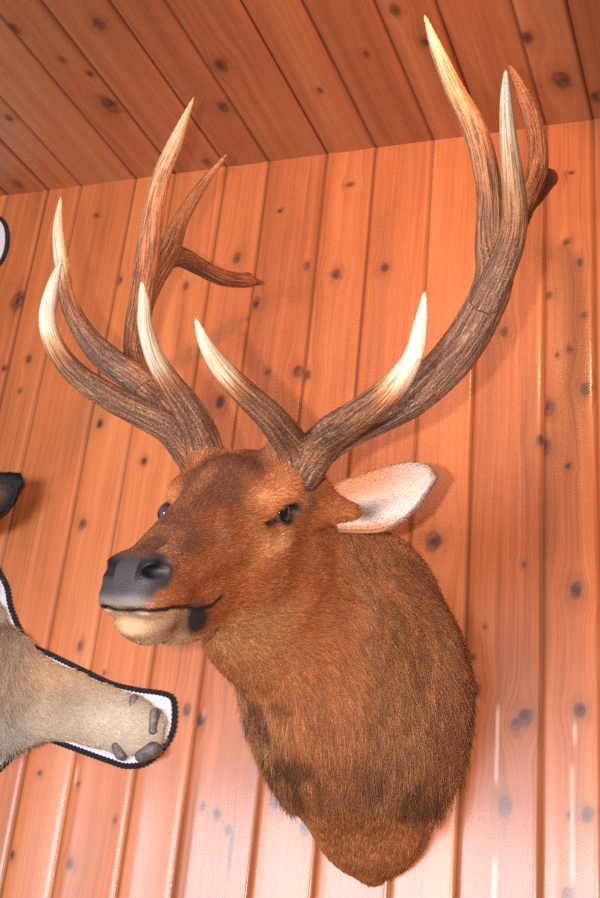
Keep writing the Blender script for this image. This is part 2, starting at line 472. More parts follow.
lipc = np.exp(-((f-.175)/.026)**2-((u-mline+.016)/.022)**2)*sstep(.02, .035, al)
col = mixc(col, np.clip(lipc*1.7, 0, 1), lin(42, 40, 46))
nose = sstep(0, .016, f-(.250+1.4*np.maximum(-u-.014, 0)+1.5*np.maximum(u+.004, 0)+.012*(nz2-.5)))*sstep(-.054, -.047, u)
nose = np.maximum(nose, (1-sstep(.022, .032, np.sqrt((f-.276)**2+(u+.006)**2)))*(al > .02))
col = mixc(col, nose, lin(62, 56, 60)); col = mixc(col, nose*sstep(.35, .75, nz2)*.8, lin(96, 90, 98))
rim = np.exp(-((f-.312)/.02)**2-((u+.046)/.008)**2)
col = mixc(col, np.clip(rim, 0, 1)*.5, lin(186, 166, 152))
dn = np.sqrt(((f-.280)/.026)**2+((u+.008-(f-.280)*-.25)/.0115)**2)
col = mixc(col, (1-sstep(.5, 1.1, dn))*(al > .014), lin(16, 16, 20))
dm = np.abs(u-mline); mo = (1-sstep(.0015, .0045, dm))*sstep(.105, .12, f)*(al > .0)
col = mixc(col, mo, lin(26, 22, 24))
fe = f-np.where(l > 0, -.034, .014)
de = np.sqrt(((fe-.001)/.032)**2+((u-.003+fe*.05)/.0175)**2)
eyed = (1-sstep(.75, 1.1, de))*(al > .06)*(al < .115)
duct = np.exp(-((fe-.034)/.018)**2-((u+.002+(fe-.032)*.25)/.0055)**2)*(al > .05)*(al < .115)
col = mixc(col, np.clip(np.maximum(eyed, duct*1.2), 0, 1), lin(40, 36, 40))
bald = np.clip(np.maximum.reduce([nose, mo, eyed, duct, (1-sstep(.5, 1.2, dn))*(al > .014)]), 0, 1)

t = NT('elk_hide')
c = t.attr('col', 'Color'); g = t.n('ShaderNodeTexCoord').outputs['Object']
sk = t.noise(g, 260., 3, .6); sk2 = t.noise(g, 60., 3, .6); bald_n = t.attr('bald')
c = t.mix(t.math('MULTIPLY', sk2, .5), c, t.mix(1., c, g3(.45), 'MULTIPLY'))
pores = t.n('ShaderNodeTexVoronoi'); t.l(g, pores.inputs['Vector']); pores.inputs['Scale'].default_value = 330.
hgt = t.math('ADD', t.math('MULTIPLY', pores.outputs['Distance'], .6), sk)
t.set(Base_Color=c, Roughness=t.math('SUBTRACT', .75, t.math('MULTIPLY', bald_n, .2)), Specular_IOR_Level=.35, Normal=t.bump(hgt, .5, .0012))
hide_mat = t.m

elk = link(bpy.data.objects.new('elk_mount', None))
elk.location = (NX, 0, 2.0)
tag(elk, 'mounted elk head and neck with tall antlers on the pine wall', 'elk head')
bpy.context.view_layer.update()
bust = mesh_obj('bust', V, Q, hide_mat, elk, True, dict(col=col*(.55+.45*np.maximum(bald, chin)[:, None]), bald=bald))  # hide darkened beneath the fur: shade between the strands put into the colour

# fur ----------------------------------------------------------------
def hair(name, P0, Dir, Nrm, Len, lift, colr, rad, mat, parent, npt=5, curl=.25, droop=0., kids=True):
    n = len(P0)
    t = np.linspace(0, 1, npt)[None, :, None]
    j = rng.normal(0, curl, (n, 1, 3))
    d = Dir[:, None, :]; nn = Nrm[:, None, :]; Ln = Len[:, None, None]; lf = lift[:, None, None]
    P = P0[:, None, :] + Ln*(t*d*(1-.35*lf) + nn*lf*(t-.55*t*t) + j*t*t*.5) + np.array([0, 0, -1.])*droop*Ln*t*t
    hc = bpy.data.hair_curves.new(name)
    hc.add_curves([npt]*n)
    hc.position_data.foreach_set('vector', P.astype(np.float32).ravel())
    ra = hc.attributes.get('radius') or hc.attributes.new('radius', 'FLOAT', 'POINT')
    rr = (rad[:, None]*np.linspace(1, .25, npt)[None, :]**.8).astype(np.float32)
    ra.data.foreach_set('value', rr.ravel())
    a = hc.attributes.new('hcol', 'FLOAT_COLOR', 'CURVE')
    a.data.foreach_set('color', np.c_[np.clip(colr, 0, 1), np.ones(n)].astype(np.float32).ravel())
    hc.materials.append(mat)
    return link(bpy.data.objects.new(name, hc), parent)

def scatter(V, Q, N, weight, n, *chan):
    a = V[Q[:, 0]]; b = V[Q[:, 1]]; c = V[Q[:, 2]]; d = V[Q[:, 3]]
    A = .5*np.linalg.norm(np.cross(c-a, d-b), axis=1)*weight[Q].mean(1)
    i = rng.choice(len(Q), n, p=A/A.sum())
    s, t = rng.random((2, n, 1))
    def ip(X):
        X = X if X.ndim == 2 else X[:, None]
        q = Q[i]; return (X[q[:, 0]]*(1-s)+X[q[:, 1]]*s)*(1-t)+(X[q[:, 3]]*(1-s)+X[q[:, 2]]*s)*t
    out = [ip(V), ip(N)]+[ip(x) for x in chan]
    out[1] = out[1]/(np.linalg.norm(out[1], axis=1, keepdims=True)+1e-9)
    return out

t = NT('hair_strands'); c = t.attr('hcol', 'Color')
t.set(Base_Color=c, Roughness=.5, Specular_IOR_Level=.35)
hair_mat = t.m

wgt = (1-bald)*(1-(N[:, 1] > .9))*np.where(V[:, 1] > -.01, 0, 1)
wgt = wgt*(1-.2*headw)
NH = 190000
P0, Nn, Cc, hw, ff, uu, tp = scatter(V, Q, N, np.maximum(wgt, 0), NH, col, headw, f, u, tip)
hw = hw[:, 0]; ff = ff[:, 0]; uu = uu[:, 0]; tp = tp[:, 0]
down = np.array([-.05, .35, -1.]); back = -hf+.15*np.array([0, 0, -1.])
dr = down[None, :]*(1-hw[:, None])+back[None, :]*hw[:, None]
upn = sstep(2.25, 2.4, P0[:, 2])*(1-hw); dr = dr*(1-upn[:, None])+np.array([.1, .8, -.35])*upn[:, None]
dr = dr+.35*(np.stack([vnoise(P0*14, s) for s in (21, 22, 23)], -1)-.5)
dr = dr-Nn*(dr*Nn).sum(1, keepdims=True); dr /= np.linalg.norm(dr, axis=1, keepdims=True)+1e-9
mane = sstep(2.2, 2.02, P0[:, 2])*(1-hw)*(1-tp)
Ln = .011+.016*(1-hw)*(1-tp)+.020*mane
Ln = Ln*(1-.55*sstep(.05, .2, ff))*rng.uniform(.65, 1.2, NH)
lift = .10+.16*mane+.05*(1-hw)
cv = Cc*np.exp(rng.normal(0, .2, (NH, 1))+.16*rng.normal(0, 1, (NH, 1))*(1-hw[:, None]))*(1+.5*(vnoise(P0*[60, 60, 18], 31)[:, None]-.5)*(1-.5*hw[:, None]))
cv = cv*(1+(1-.55*hw[:, None])*.9*(vnoise(P0*[240, 240, 60], 33)[:, None]-.5))
hair('fur', P0, dr, Nn, Ln, lift, cv, .00036+.00032*(1-hw)*rng.random(NH), hair_mat, elk, droop=0)

# eyes ---------------------------------------------------------------
t = NT('glass_eye')
g = t.attr('iris'); c = t.ramp(g, [(.0, tuple(lin(12, 10, 18))), (.42, tuple(lin(16, 12, 22))), (.5, tuple(lin(92, 66, 82))), (.9, tuple(lin(60, 42, 56))), (1., tuple(lin(30, 24, 26)))])
t.set(Base_Color=c, Roughness=.05, Coat_Weight=1., Coat_Roughness=.02)
eye_mat = t.m
def sphere(c, r, M, nu=40, nv=24):
    P = []; ir = []
    for j in range(nv+1):
        th = math.pi*j/nv
        for i in range(nu):
            ph = 2*math.pi*i/nu
            d = np.array([math.sin(th)*math.cos(ph), math.cos(th), math.sin(th)*math.sin(ph)])
            P.append(np.asarray(c)+M@(d*r)); ir.append(min(1, th/1.2))
    Fq = [[j*nu+i, j*nu+(i+1) % nu, (j+1)*nu+(i+1) % nu, (j+1)*nu+i] for j in range(nv) for i in range(nu)]
    return P, Fq, ir
lid_t = NT('eyelid'); sk = lid_t.noise(lid_t.n('ShaderNodeTexCoord').outputs['Object'], 300., 2, .5)
lid_t.set(Base_Color=tuple(lin(38, 32, 34)), Roughness=.5, Normal=lid_t.bump(sk, .4, .001))
for s in (1, -1):
    ef = -.034 if s > 0 else .014
    M = HM.copy(); M[:, 1] *= s
    M = rotax(0, 1, math.radians(-30), M)
    M[:, 0] *= 1
    P, Fq, ir = sphere(H(ef-.004, s*(.0735 if s > 0 else .079), .003), .0238, M)
    mesh_obj('eye', P, Fq, eye_mat, elk, True, dict(iris=np.array(ir)))

# ears ---------------------------------------------------------------
def catmull(P, n):
    P = np.asarray(P, float); P = np.r_[[2*P[0]-P[1]], P, [2*P[-1]-P[-2]]]
    out = []
    m_ = len(P)-3
    for k in range(n):
        t = k/(n-1)*m_; i = min(int(t), m_-1); t -= i
        a, b, c, d = P[i:i+4]
        out.append(.5*((2*b)+(c-a)*t+(2*a-5*b+4*c-d)*t*t+(3*b-3*c+d-a)*t**3))
    return np.array(out)
UP = [(318, 492, -.53), (338, 484, -.52), (360, 476, -.505), (388, 467, -.485), (413, 464, -.465), (427, 468, -.455), (433, 477, -.45)]
LO = [(338, 529, -.52), (356, 530, -.53), (378, 529, -.54), (394, 522, -.525), (412, 508, -.495), (424, 492, -.468), (433, 478, -.45)]
nu_, nv_ = 46, 21
A = catmull([at(*p) for p in UP], nu_); B = catmull([at(*p) for p in LO], nu_)
EP = []; EC = []
for i in range(nu_):
    s_ = i/(nu_-1)
    for j in range(nv_):
        v = j/(nv_-1); q = 1-(2*v-1)**2
        p = A[i]*(1-v)+B[i]*v + np.array([-.25, .95, .1])*q*.042*(math.sin(math.pi*min(1, .18+s_*.82))**.6)
        EP.append(p)
EP = np.array(EP)
def ear(P, flip):
    idx = np.arange(nu_*nv_).reshape(nu_, nv_)
    q = np.stack([idx[:-1, :-1], idx[1:, :-1], idx[1:, 1:], idx[:-1, 1:]], -1).reshape(-1, 4)
    n = vert_normals(P, q)
    if flip: n = -n
    back_ = P - n*.006
    if (n@np.array([0, -1., 0])).mean() < 0: back_ = P + n*.006; n = -n
    k = len(P)
    rim_ = []
    loop = list(idx[:, 0])+list(idx[-1, 1:])+list(idx[-2::-1, -1])+list(idx[0, -2:0:-1])
    for a, b in zip(loop, loop[1:]+loop[:1]): rim_.append([a, b, b+k, a+k])
    VV = np.r_[P, back_]; QQ = np.r_[q, q[:, ::-1]+k, np.array(rim_)]
    s_ = np.repeat(np.linspace(0, 1, nu_), nv_); v_ = np.tile(np.linspace(0, 1, nv_), nu_)
    ci = np.tile(lin(226, 206, 196), (k, 1))
    ci = mixc(ci, sstep(.5, .12, v_)*sstep(.75, .35, s_), lin(226, 160, 122))
    ci = mixc(ci, np.exp(-((v_-.5)/.13)**2)*sstep(.7, .3, s_)*.7, lin(150, 130, 126))
    ci = mixc(ci, np.exp(-((v_-.62)/.16)**2-((s_-.27)/.1)**2), lin(120, 92, 84))  # shade of the inner fold painted into the ear colour
    ci = mixc(ci, sstep(.75, 1, v_)*sstep(.6, .3, s_), lin(210, 140, 96))
    co = np.tile(lin(128, 84, 60), (k, 1))
    nn = np.r_[n, -n]
    return VV, QQ, nn, np.r_[ci, co], np.r_[s_, s_]
def mirror(P): return P - 2*((P-E0)@hl)[:, None]*hl[None, :]
def ear_fur(VV, QQ, nn, cc, ss, axis, n):
    P0, Nn, Cc, s1 = scatter(VV, QQ, nn, np.ones(len(VV)), n, cc, ss)
    dr = axis[None, :]+.5*(rng.random((n, 3))-.5)
    dr = dr-Nn*(dr*Nn).sum(1, keepdims=True); dr /= np.linalg.norm(dr, axis=1, keepdims=True)
    return P0, dr, Nn, rng.uniform(.006, .013, n), np.full(n, .3), Cc*np.exp(rng.normal(0, .1, (n, 1))), np.full(n, .00034)
for side in (0, 1):
    P = EP.copy()
    if side:                                       # the other ear is laid back behind the antler
        P = mirror(P); P = P+.050*hu-.012*hl-.03*hf; b0 = P[:nv_].mean(0)
        ang = math.radians(-85); ax = hu/np.linalg.norm(hu)
        Rm = np.array(Matrix.Rotation(ang, 3, Vector(ax)))
        P = b0+(P-b0)@Rm.T
        Rm = np.array(Matrix.Rotation(math.radians(-32), 3, Vector(hl))); P = b0+(P-b0)@Rm.T*.8
    VV, QQ, nn, cc, ss = ear(P, bool(side))
    eo = mesh_obj('ear', VV, QQ, hide_mat, elk, True, dict(col=cc, bald=np.zeros(len(VV))))
    axis = P[-1]-P[nv_//2]; axis /= np.linalg.norm(axis)
    hair('ear_fur', *ear_fur(VV, QQ, nn, cc, ss, axis, 11000), hair_mat, eo)

# antlers ------------------------------------------------------------
t = NT('antler_bone')
fl = t.attr('flow', 'Vector'); tip_ = t.attr('tipness'); obj_c = t.n('ShaderNodeTexCoord').outputs['Object']
r1 = t.noise(t.vmul(fl, (380., 380., 11.)), 1, 4, .6, .3)
r2 = t.noise(t.vmul(fl, (900., 900., 70.)), 1, 3, .6)
bl = t.noise(obj_c, 14., 3, .5)
pearl = t.n('ShaderNodeTexVoronoi'); t.l(obj_c, pearl.inputs['Vector']); pearl.inputs['Scale'].default_value = 190.
pe = t.math('SUBTRACT', 1., pearl.outputs['Distance'])
tt = t.math('ADD', tip_, t.math('MULTIPLY', t.math('SUBTRACT', bl, .5), .25))
tt = t.math('ADD', tt, t.math('MULTIPLY', t.math('SUBTRACT', r1, .5), .5), True)
rough_c = t.ramp(tt, [(.0, tuple(lin(150, 96, 64))), (.2, tuple(lin(190, 118, 76))), (.42, tuple(lin(206, 142, 98))), (.62, tuple(lin(220, 174, 132))), (.82, tuple(lin(232, 206, 176))), (1., tuple(lin(238, 218, 190)))])
gr = t.ramp(t.math('ADD', t.math('MULTIPLY', r1, .7), t.math('MULTIPLY', r2, .3)), [(.42, g3(1.)), (.51, g3(0.))])
body = t.math('SUBTRACT', 1., t.math('MULTIPLY', tip_, .85), True)
rough_c = t.mix(t.math('MULTIPLY', t.attr('pearl'), t.ramp(bl, [(.38, g3(.05)), (.6, g3(.75))])), rough_c, tuple(lin(84, 64, 58)))
rough_c = t.mix(t.math('MULTIPLY', gr, .55), rough_c, tuple(lin(150, 100, 70)))
c = t.mix(t.math('MULTIPLY', gr, t.math('MULTIPLY', body, .8)), rough_c, tuple(lin(62, 42, 38)))
lt = t.ramp(t.math('ADD', t.math('MULTIPLY', r1, .45), t.math('MULTIPLY', r2, .55)), [(.54, g3(0.)), (.63, g3(1.))])
c = t.mix(t.math('MULTIPLY', lt, t.math('MULTIPLY', body, .6)), c, tuple(lin(226, 176, 136)))
pk = t.ramp(pe, [(.55, g3(0.)), (.85, g3(1.))])
c = t.mix(t.math('MULTIPLY', t.math('MULTIPLY', pk, t.attr('pearl')), .3), c, tuple(lin(196, 158, 130)))
hh = t.math('ADD', t.math('MULTIPLY', r1, 1.), t.math('MULTIPLY', r2, .35))
hh = t.math('ADD', hh, t.math('MULTIPLY', t.math('MULTIPLY', pk, t.attr('pearl')), .3))
bs = t.n('ShaderNodeBump'); bs.inputs['Distance'].default_value = .006
t.l(t.math('ADD', .12, t.math('MULTIPLY', body, .75)), bs.inputs['Strength']); t.l(hh, bs.inputs['Height'])
t.set(Base_Color=c, Roughness=t.math('ADD', .38, t.math('MULTIPLY', body, .2)), Normal=bs.outputs[0], Specular_IOR_Level=.45)
bone_mat = t.m

def antler(name, tines, parent, hs=.003):
    "tines: list of (points [(px, py, Y, half width px)], tip tone range, k)"
    path = []
    for pts, t0, t1 in tines:
        P = np.array([at(x, y, Y) for x, y, Y, w in pts])
        r = np.array([w*((p-CAM)@_fw)/F0 for p, (x, y, Y, w) in zip(P, pts)])
        n = 6*(len(pts)-1)+1
        PR = catmull(np.c_[P, r], n)
        path.append((PR[:, :3], np.maximum(PR[:, 3], .0016), t0, t1))
    allp = np.concatenate([p for p, *_ in path])
    lo = allp.min(0)-.04; hi = allp.max(0)+.04
    fd = Field(*[np.arange(lo[k], hi[k], hs) for k in range(3)])
    for P, r, t0, t1 in path:
        for i in range(len(P)-1):
            k = .004 if i else .004
            fd.cone(P[i], P[i+1], r[i], r[i+1], k=.006)
    V, Q = fd.mesh(); V = relax(V, Q, 1, .35)
    # nearest tine point -> flow coordinates
    best = np.full(len(V), 9.); flow = np.zeros((len(V), 3)); tipn = np.zeros(len(V)); pr = np.zeros(len(V))
    off = 0
    for P, r, t0, t1 in path:
        s_ = np.r_[0, np.cumsum(np.linalg.norm(np.diff(P, axis=0), axis=1))]
        T = P[-1]-P[0]; T /= np.linalg.norm(T); e1 = np.cross(T, [0, 1., .2]); e1 /= np.linalg.norm(e1); e2 = np.cross(T, e1)
        for i in range(len(P)-1):
            a, b = P[i], P[i+1]; ab = b-a
            tq = np.clip(((V-a)@ab)/(ab@ab), 0, 1)
            c_ = a+tq[:, None]*ab; d = V-c_; dd = np.linalg.norm(d, axis=1); q = dd-(r[i]+(r[i+1]-r[i])*tq)
            m_ = q < best
            best[m_] = q[m_]
            sv = (s_[i]+tq*(s_[i+1]-s_[i]))
            dn_ = d/np.maximum(dd, 1e-6)[:, None]*.02
            flow[m_] = np.stack([dn_@e1, dn_@e2, sv+off], 1)[m_]
            fr = sv/s_[-1]
            tipn[m_] = (sstep(t0, t1, fr))[m_]
            pr[m_] = (sstep(.75, .2, fr))[m_]
        off += 3.1
    N = vert_normals(V, Q)
    disp = .0016*(vnoise(flow*[260, 260, 14], 41)-.5)*2*(1-.8*tipn)
    V = V+N*disp[:, None]
    return mesh_obj(name, V, Q, bone_mat, parent, True, dict(flow=flow, tipness=tipn, pearl=pr))

RIGHT = [
    # beam and long dagger tine
    ([(200, 472, -.57, 16), (191, 447, -.585, 17), (170, 414, -.56, 16), (146, 388, -.52, 14), (135, 352, -.49, 11), (139, 312, -.48, 11), (146, 267, -.49, 11.5), (152, 222, -.52, 10.5), (161, 178, -.55, 8.5), (177, 138, -.58, 6), (194, 97, -.60, .8)], .35, 1.3),
    # brow tine
    ([(206, 466, -.60, 17), (203, 442, -.63, 17), (190, 412, -.70, 14.5), (171, 385, -.76, 11.5), (154, 356, -.83, 8.5), (145, 326, -.89, 6.3), (144, 302, -.93, 4.6), (142, 282, -.96, 1.)], .42, .66),
    # bez tine
    ([(192, 458, -.60, 15), (171, 431, -.66, 14), (140, 413, -.71, 13), (108, 396, -.76, 12.5), (78, 376, -.80, 11), (57, 350, -.84, 9.5), (47, 318, -.87, 7.5), (53, 285, -.89, 5), (62, 259, -.90, .8)], .56, .80),
    # trez tine
    ([(150, 392, -.53, 13), (138, 380, -.54, 14), (109, 360, -.57, 13), (87, 337, -.60, 10.5), (70, 306, -.63, 8.2), (62, 268, -.66, 6.5), (58, 230, -.69, 4.6), (61, 196, -.71, .8)], .42, .85),
    # rear fork, upper point
    ([(140, 312, -.47, 11), (152, 280, -.44, 11), (168, 252, -.42, 11), (180, 222, -.43, 7.5), (200, 189, -.44, 5), (226, 155, -.45, 1.2)], .2, 1.8),
    # rear fork, beam end with a broken tip
    ([(160, 264, -.43, 9), (178, 256, -.38, 9.5), (198, 266, -.30, 8), (220, 277, -.22, 7.5), (240, 280, -.16, 6.8), (250, 281, -.13, 5)], .35, 2.6),
    ([(246, 282, -.14, 4), (254, 282, -.12, 2.6), (263, 283, -.10, .8)], .35, 2.6),
    ([(244, 277, -.15, 3.2), (250, 274, -.13, 1.)], .35, 2.6),
]
LEFT = [
    ([(300, 480, -.59, 18), (311, 456, -.61, 19), (340, 435, -.64, 17), (380, 415, -.64, 17), (420, 391, -.64, 19), (455, 355, -.64, 20), (480, 315, -.65, 19), (494, 280, -.66, 18), (490, 245, -.67, 14), (490, 205, -.69, 12.5), (485, 165, -.71, 12), (474, 128, -.73, 11.3), (456, 93, -.74, 9), (438, 52, -.76, 6), (424, 14, -.78, .9)], .42, 1.25),
    # brow tine
    ([(300, 474, -.61, 17), (293, 447, -.66, 16), (272, 419, -.76, 14), (246, 394, -.83, 12), (222, 369, -.90, 9.5), (206, 345, -.96, 6), (196, 319, -1.0, 1.3)], .55, .80),
    # bez tine, nearest the room
    ([(304, 474, -.61, 18), (325, 440, -.67, 18), (357, 416, -.79, 16.5), (389, 391, -.87, 13.5), (412, 359, -.93, 9), (421, 324, -.96, 6), (425, 291, -.98, 1)], .60, .82),
    # trez tine
    ([(482, 310, -.66, 14), (500, 272, -.70, 14), (512, 238, -.74, 12.3), (515, 208, -.78, 11.2), (512, 176, -.82, 10), (508, 138, -.86, 7.8), (506, 98, -.89, 5), (506, 69, -.91, 1)], .1, 1.1),
    # rear point seen behind the trez
    ([(492, 275, -.63, 14), (508, 240, -.55, 12), (524, 208, -.48, 10), (536, 176, -.44, 9.5), (538, 147, -.44, 8.2), (532, 116, -.45, 7.8), (521, 88, -.47, 5.6), (509, 66, -.49, 1.2)], .7, 1.8),
    ([(526, 204, -.47, 10), (537, 190, -.40, 10.5), (545, 180, -.33, 10), (548, 178, -.26, 9), (548, 181, -.21, 7.5)], .35, 2.6),
]
antler('antler', RIGHT, elk)
antler('antler', LEFT, elk)

# ------------------------------------------------------------------ hide rug pinned flat on the wall
def px_poly(pts, Y): return [at(x, y, Y) for x, y in pts]
OUT = [(0, 570), (9, 587), (13, 607), (22, 629), (33, 644), (55, 655), (92, 673), (114, 683), (140, 689), (162, 692), (174, 697), (177, 710), (175, 732), (165, 750), (147, 765), (127, 768), (110, 763),
       (85, 754), (55, 743), (39, 738), (20, 752), (0, 772), (-40, 810), (-180, 860), (-200, 600), (-200, 220), (-60, 205), (-12, 214), (2, 219), (8, 228), (9, 243), (6, 256), (0, 266), (-18, 284), (-34, 340), (-40, 420), (-34, 500), (-14, 548)]
def scallop(pts, Y, inset, pitch=.011, amp=.0034):
    P = np.array(px_poly(pts, Y)); n = len(P)
    PP = np.r_[P[-1:], P, P[:2]]
    dense = []
    for i in range(n):
        a, b, c, d = PP[i], PP[i+1], PP[i+2], PP[(i+3)] if i+3 < len(PP) else P[1]
        k = max(2, int(np.linalg.norm(c-b)/.0014))
        for t in np.arange(k)/k:
            dense.append(.5*((2*b)+(c-a)*t+(2*a-5*b+4*c-d)*t*t+(3*b-3*c+d-a)*t**3))
    D = np.array(dense); s_ = np.r_[0, np.cumsum(np.linalg.norm(np.diff(D, axis=0), axis=1))]
    T = np.roll(D, -2, 0)-np.roll(D, 2, 0); T /= np.linalg.norm(T, axis=1, keepdims=True)+1e-9
    Nn = np.cross(T, [0, 1., 0])
    area = np.sum(D[:, 0]*np.roll(D[:, 2], -1)-np.roll(D[:, 0], -1)*D[:, 2])
    if area < 0: Nn = -Nn
    # Nn points outward
    return D + Nn*(inset - amp*np.abs(np.sin(s_*math.pi/pitch)))[:, None]*1.0, Nn
import bmesh
def slab(name, D, y0, y1, mat, parent):
    bm = bmesh.new()
    f_ = bm.faces.new([bm.verts.new((p[0], y0, p[2])) for p in D])
    r = bmesh.ops.extrude_face_region(bm, geom=[f_])
    for v in r['geom']:
        if isinstance(v, bmesh.types.BMVert): v.co.y = y1
    bmesh.ops.triangulate(bm, faces=bm.faces[:])
    bmesh.ops.recalc_face_normals(bm, faces=bm.faces[:])
    me = bpy.data.meshes.new(name); bm.to_mesh(me); bm.free(); me.materials.append(mat)
    return link(bpy.data.objects.new(name, me), parent)
def felt(name, c):
    t = NT(name); g = t.n('ShaderNodeTexCoord').outputs['Object']; n = t.noise(g, 700., 3, .7)
    t.set(Base_Color=t.mix(t.math('MULTIPLY', n, .5), c, tuple(x*.5 for x in c)), Roughness=.95, Specular_IOR_Level=.1, Normal=t.bump(n, .6, .0015), Sheen_Weight=.2)
    return t.m
rug = link(bpy.data.objects.new('hide_rug', None)); pr_ = at(-60, 560, 0); rug.location = (pr_[0], -.002, pr_[2])
tag(rug, 'pale furry animal hide rug with scalloped black felt edge hung on the wall', 'rug')
bpy.context.view_layer.update()
D, _ = scallop(OUT, 0, 0.0)
fb = slab('felt_border', D, -.0015, -.0055, felt('black_felt', tuple(lin(34, 34, 40))), rug); tag(fb, 'black scalloped felt edge')
D, _ = scallop(OUT, 0, .0115, .011, .0022)
fl_ = slab('felt_lining', D, -.0055, -.0085, felt('white_felt', tuple(lin(226, 216, 222))), rug); tag(fl_, 'white felt lining')

FR = Field(np.arange(-2.75, -1.25, .005), np.arange(-.13, 0, .004), np.arange(1.5, 3.5, .005))
def w3(x, y, Y=-.012): return at(x, y, Y)
pxm = .00255
SQ = (np.array([0, 1., 0]), 2.4)
chain = [((-90, 690), 110), ((-20, 692), 68), ((8, 700), 53), ((35, 702), 39), ((62, 704), 32), ((100, 716), 27), ((128, 725), 26), ((146, 731), 22)]
for (a, ra), (b, rb) in zip(chain[:-1], chain[1:]):
    FR.cone(w3(*a), w3(*b), ra*pxm*1.0, rb*pxm*1.0, k=.02, sq=SQ)
FR.cone(w3(-26, 640), w3(-12, 592), .07, .03, k=.03, sq=SQ)
FR.cone(w3(-10, 655), w3(-5, 618), .05, .035, k=.03, sq=SQ)
for a, b, ra, rb in [((-110, 650), (-110, 400), 110, 90), ((-110, 400), (-110, 300), 90, 80), ((-90, 260), (-30, 243), 30, 18)]:
    FR.cone(w3(*a), w3(*b), ra*pxm*.8, rb*pxm*.8, k=.03, sq=SQ)
FR.F = np.maximum(FR.F, (FR.ax[1]+.0085)[None, :, None])
RV, RQ = FR.mesh(); RV = relax(RV, RQ, 2, .5); RN = vert_normals(RV, RQ)
rn = vnoise(RV*[12, 12, 12], 51)
rc = np.tile(lin(198, 172, 146), (len(RV), 1))
rc = mixc(rc, sstep(.4, .75, rn)*.6, lin(158, 132, 112))
pe_ = at(60, 680, 0); rc = mixc(rc, np.exp(-(((RV[:, 0]-pe_[0])/.12)**2+((RV[:, 2]-pe_[2])/.05)**2))*.6, lin(214, 166, 124))
pw = at(125, 725, 0); rc = mixc(rc, np.exp(-(((RV[:, 0]-pw[0])/.10)**2+((RV[:, 2]-pw[2])/.05)**2))*.8, lin(226, 210, 186))
pw = at(10, 745, 0); rc = mixc(rc, np.exp(-(((RV[:, 0]-pw[0])/.10)**2+((RV[:, 2]-pw[2])/.05)**2))*.6, lin(178, 168, 162))
hide = mesh_obj('hide', RV, RQ, hide_mat, rug, True, dict(col=rc*.8, bald=np.zeros(len(RV))))
vis = np.where((RV[:, 0] > -2.3) & (RV[:, 1] < -.0075), 1., .04)
NR = 60000
P0, Nn, Cc = scatter(RV, RQ, RN, vis, NR, rc)
bodyw = sstep(at(60, 700, 0)[0], at(10, 700, 0)[0], P0[:, 0])
dr = np.array([1., -.15, -.25])[None, :]*(1-bodyw[:, None])+np.array([.15, -.1, -1.])[None, :]*bodyw[:, None]
dr = dr+.5*(np.stack([vnoise(P0*16, s) for s in (61, 62, 63)], -1)-.5)
dr = dr-Nn*(dr*Nn).sum(1, keepdims=True); dr /= np.linalg.norm(dr, axis=1, keepdims=True)+1e-9
hair('fur', P0, dr, Nn, (.015+.024*bodyw)*rng.uniform(.6, 1.2, NR), .32+0*bodyw, Cc*np.exp(rng.normal(0, .2, (NR, 1))), np.full(NR, .0004), hair_mat, rug)

t = NT('grey_claw'); g = t.n('ShaderNodeTexCoord').outputs['Object']; n = t.noise(g, 90., 4, .6)
t.set(Base_Color=t.ramp(n, [(.3, tuple(lin(62, 58, 62))), (.7, tuple(lin(128, 116, 112)))]), Roughness=.5, Normal=t.bump(n, .5, .002))
claw_mat = t.m
for a, b, ra, rb in [((134, 699), (131, 709), 4.2, 3.2), ((155, 713), (153, 731), 4.8, 4.0), ((141, 756), (153, 749), 5.5, 6.5), ((117, 747), (120, 755), 5, 4.5)]:
    A_, B_ = at(*a, -.026), at(*b, -.028)
    lo = np.minimum(A_, B_)-.03; hi = np.maximum(A_, B_)+.03
    fc = Field(*[np.arange(lo[k], hi[k], .0018) for k in range(3)])
    fc.cone(A_, B_, ra*pxm, rb*pxm, k=.004)
    fc.cone(B_, B_+np.array([.010, -.004, -.002]), rb*pxm*.6, .002, k=.006)
    fc.cone(A_+np.array([0, .012, 0]), B_+np.array([0, .012, 0]), ra*pxm, rb*pxm, k=.004)
    cv_, cq = fc.mesh()
    tag(mesh_obj('claw', cv_, cq, claw_mat, rug), None)
# head beyond the frame and the dark ear that reaches into it
fh = Field(np.arange(-2.5, -1.85, .005), np.arange(-.2, -.002, .005), np.arange(2.3, 2.85, .005))
hc_ = at(-58, 512, -.05)
fh.ell(hc_, (.13, .075, .11), k=.03); fh.ell(hc_+np.array([-.01, -.05, -.09]), (.07, .07, .075), k=.05)
fh.ell(hc_+np.array([-.015, -.075, -.15]), (.045, .05, .05), k=.04); fh.ell(hc_+np.array([.09, -.03, .045]), (.045, .03, .045), k=.03)
hv, hq = fh.mesh(); hv = relax(hv, hq, 2, .5); hn = vert_normals(hv, hq)
hcx = mixc(np.tile(lin(150, 124, 98), (len(hv), 1)), sstep(-.13, -.18, hv[:, 2]-hc_[2]), lin(60, 48, 44))
hd = mesh_obj('head', hv, hq, hide_mat, rug, True, dict(col=hcx*.6, bald=np.zeros(len(hv))))
P0, Nn, Cc = scatter(hv, hq, hn, np.where(hv[:, 1] < -.01, 1., 0), 16000, hcx)
dr = (P0-(hc_+np.array([-.02, -.16, -.14]))); dr = dr-Nn*(dr*Nn).sum(1, keepdims=True); dr /= np.linalg.norm(dr, axis=1, keepdims=True)+1e-9
hair('head_fur', P0, dr, Nn, rng.uniform(.012, .026, len(P0)), np.full(len(P0), .25), Cc*np.exp(rng.normal(0, .2, (len(P0), 1))), np.full(len(P0), .0004), hair_mat, hd)
